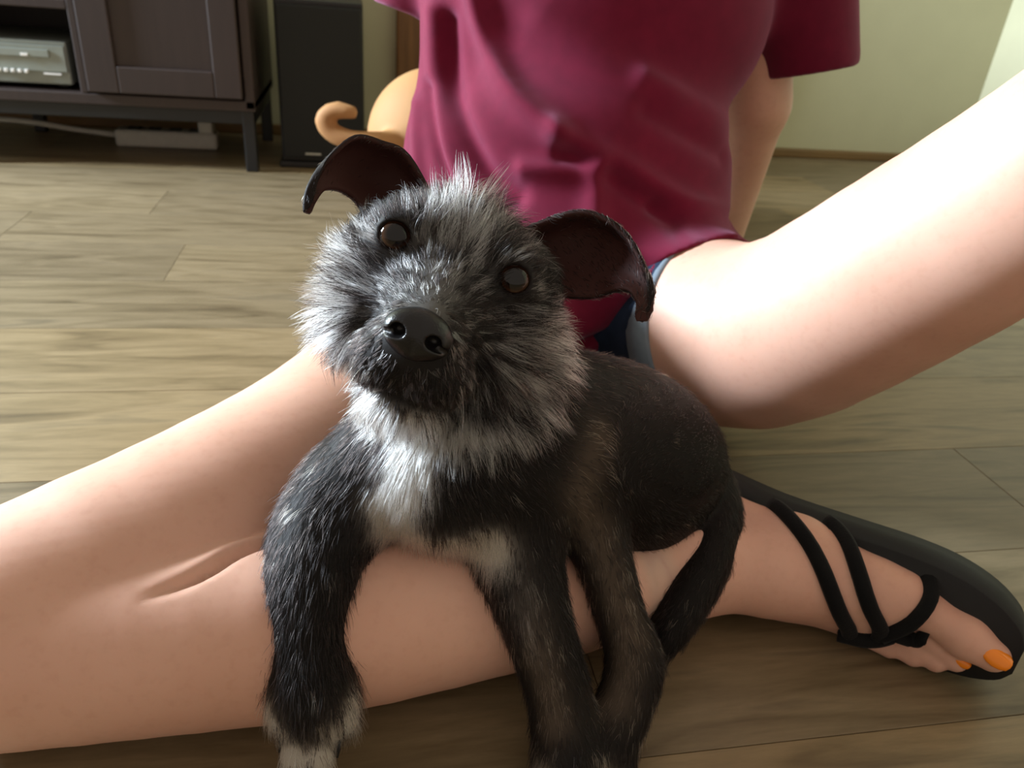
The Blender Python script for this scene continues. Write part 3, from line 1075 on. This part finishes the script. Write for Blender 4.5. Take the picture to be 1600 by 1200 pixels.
def coat(P, noise):
    """per point: share of light hair (0..1), light colour, hair length (m), lift, density"""
    n = len(P)
    h = hcoord(P)
    x, y, z = h[:, 0], h[:, 1], h[:, 2]
    head = head_w(h)
    light = np.full(n, .03)
    col = np.tile(C_BRIND, (n, 1))
    ln = np.full(n, .0085)
    lift = np.full(n, .16)
    den = np.ones(n)

    def put(w, li=None, c=None, l=None, lf=None, de=None):
        nonlocal light, col, ln, lift, den
        w = np.clip(w, 0, 1)
        if li is not None:
            light = light * (1 - w) + li * w
        if c is not None:
            col = col * (1 - w[:, None]) + c * w[:, None]
        if l is not None:
            ln = ln * (1 - w) + l * w
        if lf is not None:
            lift = lift * (1 - w) + lf * w
        if de is not None:
            den = den * (1 - w) + de * w
    # body patches
    for pts, w_, li in (([(.048, .372, .170), (.042, .352, .150), (.0557, .3529, .1159), (.0693, .3394, .0908), (.0807, .3241, .0674), (.0734, .3039, .0426)], .013, .62),
                        ([(.005, .3238, .1165), (.019, .3105, .0938), (.028, .2976, .0701), (.038, .2819, .0447)], .011, .62)):
        put(gs(seg_dist(P, pts), w_) * (.6 + .8 * noise), li)
    leg1 = gs(seg_dist(P, [(-.096, .340, .110), (-.098, .298, .076), (-.090, .276, .044)]), .035)
    put(leg1, None, None, .014, .3)
    chest = gs(seg_dist(P, [(-.045, .335, .17), (-.05, .325, .14), (-.02, .32, .115)]), .04)
    put(chest, .05, C_SILVER, .015, .22)
    tips = [(-.104, .269, .046), (-.095, .253, .034), (-.083, .253, .034), (-.074, .269, .046), (.034, .262, .014), (.045, .250, .010), (.058, .250, .010), (.068, .262, .014)]
    toes = np.zeros(n)
    for q in tips:
        toes = np.maximum(toes, gs(np.linalg.norm(P - np.array(q), axis=1), .0115))
    put(np.clip(toes * 1.7, 0, 1), .97, C_WHITE, .010, .25)
    put(np.clip(1.3 * gs(seg_dist(P, [(-.110, .274, .060), (-.106, .266, .048)]), .006) + 1.3 * gs(seg_dist(P, [(-.068, .278, .060), (-.073, .266, .048)]), .006), 0, 1), .96, C_WHITE, .013, .3)
    # head
    put(head, .26, C_SILVER, .015, .34, 1.15)
    top = head * np.clip((y - .6) / 1.5, 0, 1)
    put(top, .34, C_SILVER, .022, .5)
    tuft = head * gs(np.abs(x + .5), 2.2) * np.clip((y + .6) / 1.2, 0, 1) * np.clip((z + 7) / 3, 0, 1)
    put(tuft, .66, C_SILVER, .034, .55)
    mask = head * (gs(np.linalg.norm(h[:, :2] - np.array((-3.12, 0)), axis=1), 1.7) + gs(np.linalg.norm(h[:, :2] - np.array((3.12, 0)), axis=1), 1.9)) * (z > -4)
    put(mask, .16, C_GREY, .008, .25)
    bridge = head * gs(np.hypot(x + .4, (y + 1.5) * .7), 1.4) * (z > -2)
    put(bridge, .60, C_SILVER, .010, .2)
    cheek = head * np.clip((np.abs(x) - 2.6) / 1.5, 0, 1) * np.clip((-y - .8) / 1.2, 0, 1)
    put(cheek, .66, C_SILVER, .027, .42, 1.4)
    low = head * np.clip((-y - 6.7) / .6, 0, 1) * np.clip((y + 10.0) / .8, 0, 1)
    put(low, np.full(n, .86), C_SILVER * .5 + C_WHITE * .5, .017, .5, 1.5)
    muz = head * gs(np.linalg.norm((h - np.array((.1, -4.7, 2.9))) * np.array((.95, 1.0, .8)), axis=1), 2.75)
    put(np.clip(muz * 1.9, 0, 1) * np.clip((y + 7.1) / .5, 0, 1), .14, C_GREY, .0058, .3, 1.6)
    # above the nose, the muzzle's grey bridge
    put(head * gs(np.hypot(x, y + 1.9), 1.0) * (z > .5), .45, C_SILVER, .006, .2)
    stripe = gs(seg_dist(P, [(-.047, .331, .185), (-.052, .326, .164), (-.059, .328, .141), (-.053, .331, .120), (-.034, .331, .115), (-.006, .328, .122)]), .0115)
    put(np.clip(stripe * 1.7, 0, 1), 1.4, C_WHITE, .016, .22, 1.7)
    return np.clip(light, 0, 1.5), col, ln, lift, den


vn = rng.random(len(V))
li, lc, _, _, _ = coat(V, np.full(len(V), .5))
col = C_BLACK * (1 - li[:, None]) * 1.0 + np.minimum(li, 1)[:, None] * lc * .45
col[is_ear] = C_BROWN
col[is_in] = C_PINK
rimd = np.zeros(len(V))
for e in EYES:
    rimd = np.maximum(rimd, gs(np.linalg.norm(V - e, axis=1), .0128) > .5)
col[rimd > 0] = lin(30, 24, 24)
puppy = link('puppy', make_mesh('puppy', TD(V), F, col), M_COATSKIN)
puppy.location = LW @ PB
puppy.rotation_euler = (0, 0, -YAW)
setp(puppy, 'scruffy black and grey terrier puppy with white chest lying across the folded leg', 'dog')

# eyes
for e, g in zip(EYES, GAZE):
    bm = bmesh.new()
    bmesh.ops.create_uvsphere(bm, u_segments=40, v_segments=24, radius=.0093)
    me = bpy.data.meshes.new('eye')
    bm.to_mesh(me)
    bm.free()
    me.shade_smooth()
    o = link('eye', me, M_EYE, puppy)
    o.location = Vector(e) - PB
    o.rotation_euler = Vector(g).to_track_quat('Z', 'Y').to_euler()
    setp(o, 'glossy dark brown eye')

# nose with two nostrils
NZ = Field(hp(-.15, -3.1, 4.6) - .03, hp(-.15, -3.1, 4.6) + .03, .0006)
nell = lambda c, r, k=.003, op='add': NZ.ell(hp(*c), np.array(r) * .01, HM, k=k, op=op)
nell((-.1, -3.05, 4.2), (1.5, 1.15, 1.05))
for sx in (-1, 1):
    nell((-.1 + sx * .72, -3.05, 4.55), (.82, .82, .75), k=.004)
nell((-.1, -3.65, 4.2), (.75, .6, .75), k=.005)
for sx in (-1, 1):
    nell((-.1 + sx * .82, -3.0, 5.25), (.36, .33, .62), k=.0015, op='sub')
    NZ.cone(hp(-.1 + sx * .95, -3.15, 5.2), hp(-.1 + sx * 1.55, -3.35, 4.7), .0022, .0012, k=.001, op='sub')
NZ.cone(hp(-.1, -3.3, 5.35), hp(-.1, -4.6, 5.0), .0006, .0007, k=.0015, op='sub')
nv_, nf_ = NZ.mesh(1)
link('nose', make_mesh('nose', TD(nv_), nf_), M_NOSE, puppy)

# claws
for (cx, cy, cz) in [(-.089 + dx * .95, .2585 + dy * 1.6, .034 + dy * 1.1) for dx, dy in ((-.016, .004), (-.006, -.006), (.006, -.006), (.016, .004))] + [(.052 + dx * 1.1, .250 + dy, .007) for dx, dy in ((-.016, .004), (-.006, -.006), (.006, -.006), (.016, .004))]:
    tube('claw', [Vector((cx, cy + .006, cz + .003)) - PB, Vector((cx, cy - .001, cz)) - PB, Vector((cx, cy - .006, max(cz - .006, .001))) - PB], [.002, .0016, .0005], M_RAIL, puppy, seg=6)


# ------------------------------------------------------------------ coat hair
def sample(V, F, N, n, weight):
    tri = np.vstack([F[:, [0, 1, 2]], F[:, [0, 2, 3]]])
    ar = .5 * np.linalg.norm(np.cross(V[tri[:, 1]] - V[tri[:, 0]], V[tri[:, 2]] - V[tri[:, 0]]), axis=1) * weight[tri].mean(1)
    t = rng.choice(len(tri), n, p=ar / ar.sum())
    u, v = rng.random(n), rng.random(n)
    fl = u + v > 1
    u[fl], v[fl] = 1 - u[fl], 1 - v[fl]
    w = np.stack([1 - u - v, u, v], 1)
    P = (V[tri[t]] * w[..., None]).sum(1)
    Nn = (N[tri[t]] * w[..., None]).sum(1)
    return P, Nn / np.maximum(np.linalg.norm(Nn, axis=1), 1e-9)[:, None], tri[t]


def unit(a):
    return a / np.maximum(np.linalg.norm(a, axis=1), 1e-9)[:, None]


def guides(P):
    from mathutils.kdtree import KDTree
    n = len(P)
    ng = max(n // 20, 1)
    gi = rng.choice(n, ng, replace=False)
    kd = KDTree(ng)
    for q, i in enumerate(gi):
        kd.insert(P[i], q)
    kd.balance()
    return gi, np.array([kd.find(p)[1] for p in P])


def make_hair(name, parent, P, Nn, flow, ln, lift, colr, pts=6, rad=.00009, clump=.5, curl=.12, off=PB, gd=None):
    n = len(P)
    tan = unit(flow - (flow * Nn).sum(1)[:, None] * Nn)
    jit = rng.normal(0, 1, (n, 3))
    tan = unit(tan + jit * .22)
    d = unit(tan * (1 - lift[:, None]) + Nn * lift[:, None])
    ln = ln * rng.uniform(.6, 1.25, n)
    bend = unit(tan * .8 + np.array((0, 0, -.35)) + rng.normal(0, curl, (n, 3)))
    s = np.linspace(0, 1, pts)
    cur = P[:, None, :] - Nn[:, None, :] * .0006 + ln[:, None, None] * (d[:, None, :] * (s - .35 * s * s)[None, :, None] + bend[:, None, :] * (.35 * s * s)[None, :, None])
    if np.max(clump) > 0:
        gi, near = gd or guides(P)
        gcur = cur[gi[near]]
        w = (np.zeros(n) + clump)[:, None, None] * (s ** 1.3)[None, :, None]
        scale = (ln / ln[gi[near]])[:, None, None]
        tgt = P[:, None, :] * 0 + gcur[:, :1] + (gcur - gcur[:, :1]) * scale
        cur = cur * (1 - w) + tgt * w
    cur[..., 2] = np.maximum(cur[..., 2], .0008)
    cur = cur - np.array(off)
    cu = bpy.data.hair_curves.new(name)
    cu.add_curves([pts] * n)
    cu.attributes['position'].data.foreach_set('vector', np.ascontiguousarray(cur, np.float32).ravel()) if 'position' in cu.attributes else cu.points.foreach_set('position', np.ascontiguousarray(cur, np.float32).ravel())
    ra = cu.attributes.get('radius') or cu.attributes.new('radius', 'FLOAT', 'POINT')
    rr = np.tile(rad * np.array([1, 1, .95, .8, .55, .15])[:pts], n).astype(np.float32)
    ra.data.foreach_set('value', rr)
    ca = cu.attributes.new('coat_colour', 'FLOAT_COLOR', 'CURVE')
    c4 = np.ones((n, 4), np.float32)
    c4[:, :3] = colr
    ca.data.foreach_set('color', c4.ravel())
    o = bpy.data.objects.new(name, cu)
    COL.objects.link(o)
    cu.materials.append(M_COAT)
    o.parent = parent
    setp(o, kind='stuff')
    return o


def flow_at(P):
    acc = np.zeros_like(P)
    for nm, pts, rad in chains:
        for a, b, r in zip(pts[:-1], pts[1:], rad[:-1]):
            ab = b - a
            L = np.linalg.norm(ab)
            t = np.clip(((P - a) @ ab) / max(L * L, 1e-12), 0, 1)
            d = np.linalg.norm(P - a - t[:, None] * ab, axis=1) - r
            acc += (np.exp(-np.maximum(d, 0) / .004) * L)[:, None] * (ab / max(L, 1e-9))
    return acc


NH = 165000
nz_v = rng.random(len(V))
_, _, vl, _, vd = coat(V, nz_v)
wt = vd.copy() * (1 + .5 * (V[:, 2] < .12))
wt[is_ear] = 1.8
wt[is_in] = .3
hv = hcoord(V)
isnose = np.linalg.norm((hv - np.array((-.1, -3.1, 4.6))) / np.array((1.6, 1.35, 1.3)), axis=1) < 1
wt[isnose] = 0
wt[rimd > 0] = 0
wt[(V[:, 2] < .004)] = 0
wt *= 1 + 1.6 * ((np.linalg.norm(hv - np.array((0, -3, -1)), axis=1) < 9.5) & ~is_ear)
P, Nn, tv = sample(V, F, NV, NH, wt)
cell = np.floor(P / .004).astype(int)
patch = ((np.sin(cell @ np.array((12.9898, 78.233, 37.719))) * 43758.5453) % 1.0)
li, lc, ln, lift, _ = coat(P, patch)
h = hcoord(P)
ear_h = is_ear[tv[:, 0]]
inn_h = is_in[tv[:, 0]]
inhead = head_w(h)[:, None]
rad_dir = unit((h - np.array((0, -3.0, 3.2))) @ HM)
grav = np.zeros_like(P)
grav[:, 2] = -1
low = np.clip((-h[:, 1] - 3.5) / 3, 0, 1)[:, None]
hf = unit(rad_dir + grav * .7 * low + np.array((0, 0, .25)) * np.clip(h[:, 1:2], 0, 1))
chw = gs(seg_dist(P, [(-.048, .335, .18), (-.055, .33, .14), (-.02, .33, .12)]), .03)[:, None]
rmp = gs(np.linalg.norm(P - np.array((.105, .47, .09)), axis=1), .05)[:, None]
bf = unit(flow_at(P)) * (1 - .8 * chw) * (1 - .7 * rmp) + grav * (.25 + .9 * chw + .5 * rmp)
flow = hf * inhead + bf * (1 - inhead)
ear_tip = np.where(h[:, 0:1] < 0, hp(-8, 0, -2.2), hp(10, .6, -2.4))
flow = np.where(ear_h[:, None], ear_tip - P, flow)
ln = np.where(ear_h, .0045, ln)
ln = np.where(inn_h, .0055, ln)
lift = np.where(ear_h, .12, lift)
gi, near = guides(P)
same = rng.random(len(P)) < .72
u_r = np.where(same, rng.random(len(gi))[near], rng.random(len(P)))
mixr = u_r < li * (.7 + .6 * patch)
colr = np.where(mixr[:, None], lc * rng.uniform(.7, 1.15, (len(P), 1)), np.where(rng.random((len(P), 1)) < .6, C_BLACK, C_BROWN) * rng.uniform(.6, 1.4, (len(P), 1)))
colr = np.where((ear_h & (rng.random(len(P)) < .15))[:, None], C_GREY, colr)
colr = np.clip(colr, .002, .85)
make_hair('coat', puppy, P, Nn, flow, ln, lift, colr, clump=.35 + .38 * inhead[:, 0], gd=(gi, near))

# whiskers
wp, wd = [], []
for i in range(14):
    sx = -1 if i % 2 else 1
    wp.append(hp(sx * random.uniform(1.2, 2.4), random.uniform(-5.2, -3.8), random.uniform(2, 3.6)))
    wd.append((np.array((sx * random.uniform(.8, 1.2), random.uniform(-.8, .1), random.uniform(-.1, .8)))) @ HM)
wp, wd = np.array(wp), unit(np.array(wd))
make_hair('whisker', puppy, wp, wd, wd + .3 * grav[:14], np.full(14, .034), np.full(14, .6), np.tile(C_GREY, (14, 1)), rad=.00016, clump=0)

# ------------------------------------------------------------------ tan dog resting behind the sitter
TB = Vector((-.02, 1.42, 0))
G = Field((-.40, 1.18, -.004), (.50, 1.72, .40), .006)
G.chain([(-.155, 1.43, .130), (-.05, 1.45, .140), (.10, 1.46, .145), (.17, 1.45, .17)], [.100, .100, .10, .080], k=.04)
G.ell((-.172, 1.405, .125), (.122, .085, .122), k=.03)                  # haunch
G.chain([(-.19, 1.37, .08), (-.12, 1.31, .05), (-.16, 1.28, .028), (-.05, 1.265, .022)], [.06, .042, .026, .022], k=.02)
G.chain([(.14, 1.40, .10), (.18, 1.34, .045), (.23, 1.27, .025), (.24, 1.24, .02)], [.055, .036, .028, .024], k=.02)
G.chain([(.14, 1.52, .10), (.20, 1.46, .04), (.26, 1.40, .024)], [.055, .034, .026], k=.02)
G.chain([(.17, 1.45, .17), (.20, 1.42, .21)], [.070, .060], k=.03)
G.ell((.215, 1.40, .225), (.058, .055, .052), k=.02)
G.cone((.225, 1.37, .215), (.255, 1.31, .20), .034, .025, k=.015)
G.ell((.185, 1.44, .25), (.03, .012, .045), k=.008)
G.ell((.175, 1.37, .25), (.03, .012, .045), k=.008)
G.chain([(-.215, 1.36, .125), (-.26, 1.315, .130), (-.305, 1.30, .135), (-.335, 1.30, .147), (-.343, 1.30, .165), (-.325, 1.30, .180), (-.297, 1.30, .179)], [.024, .019, .0155, .0145, .0140, .0125, .0105], k=.005, smooth=3)
V2, F2 = G.mesh(2)
V2[:, 2] = np.maximum(V2[:, 2], .001)
nz2 = np.sin(V2[:, 0] * 31) * np.sin(V2[:, 1] * 27 + 1) * np.sin(V2[:, 2] * 35 + 2)
c_tan, c_lt = lin(146, 102, 60), lin(178, 136, 90)
wl = np.clip(.5 + nz2 * .4, 0, 1)[:, None]
tan_dog = link('tan_dog', make_mesh('tan_dog', V2 - np.array(TB), F2, c_tan * (1 - wl) + c_lt * wl), M_TAN)
tan_dog.location = LW @ TB
tan_dog.rotation_euler = (0, 0, -YAW)
setp(tan_dog, 'short haired tan dog with curled tail resting behind the sitter', 'dog')
for q, nm in (((.262, 1.295, .203), 'nose'),):
    bm = bmesh.new()
    bmesh.ops.create_uvsphere(bm, u_segments=12, v_segments=8, radius=.014)
    bmesh.ops.translate(bm, verts=bm.verts, vec=Vector(q) - TB)
    me = bpy.data.meshes.new(nm)
    bm.to_mesh(me)
    bm.free()
    me.shade_smooth()
    link(nm, me, M_NOSE, tan_dog)
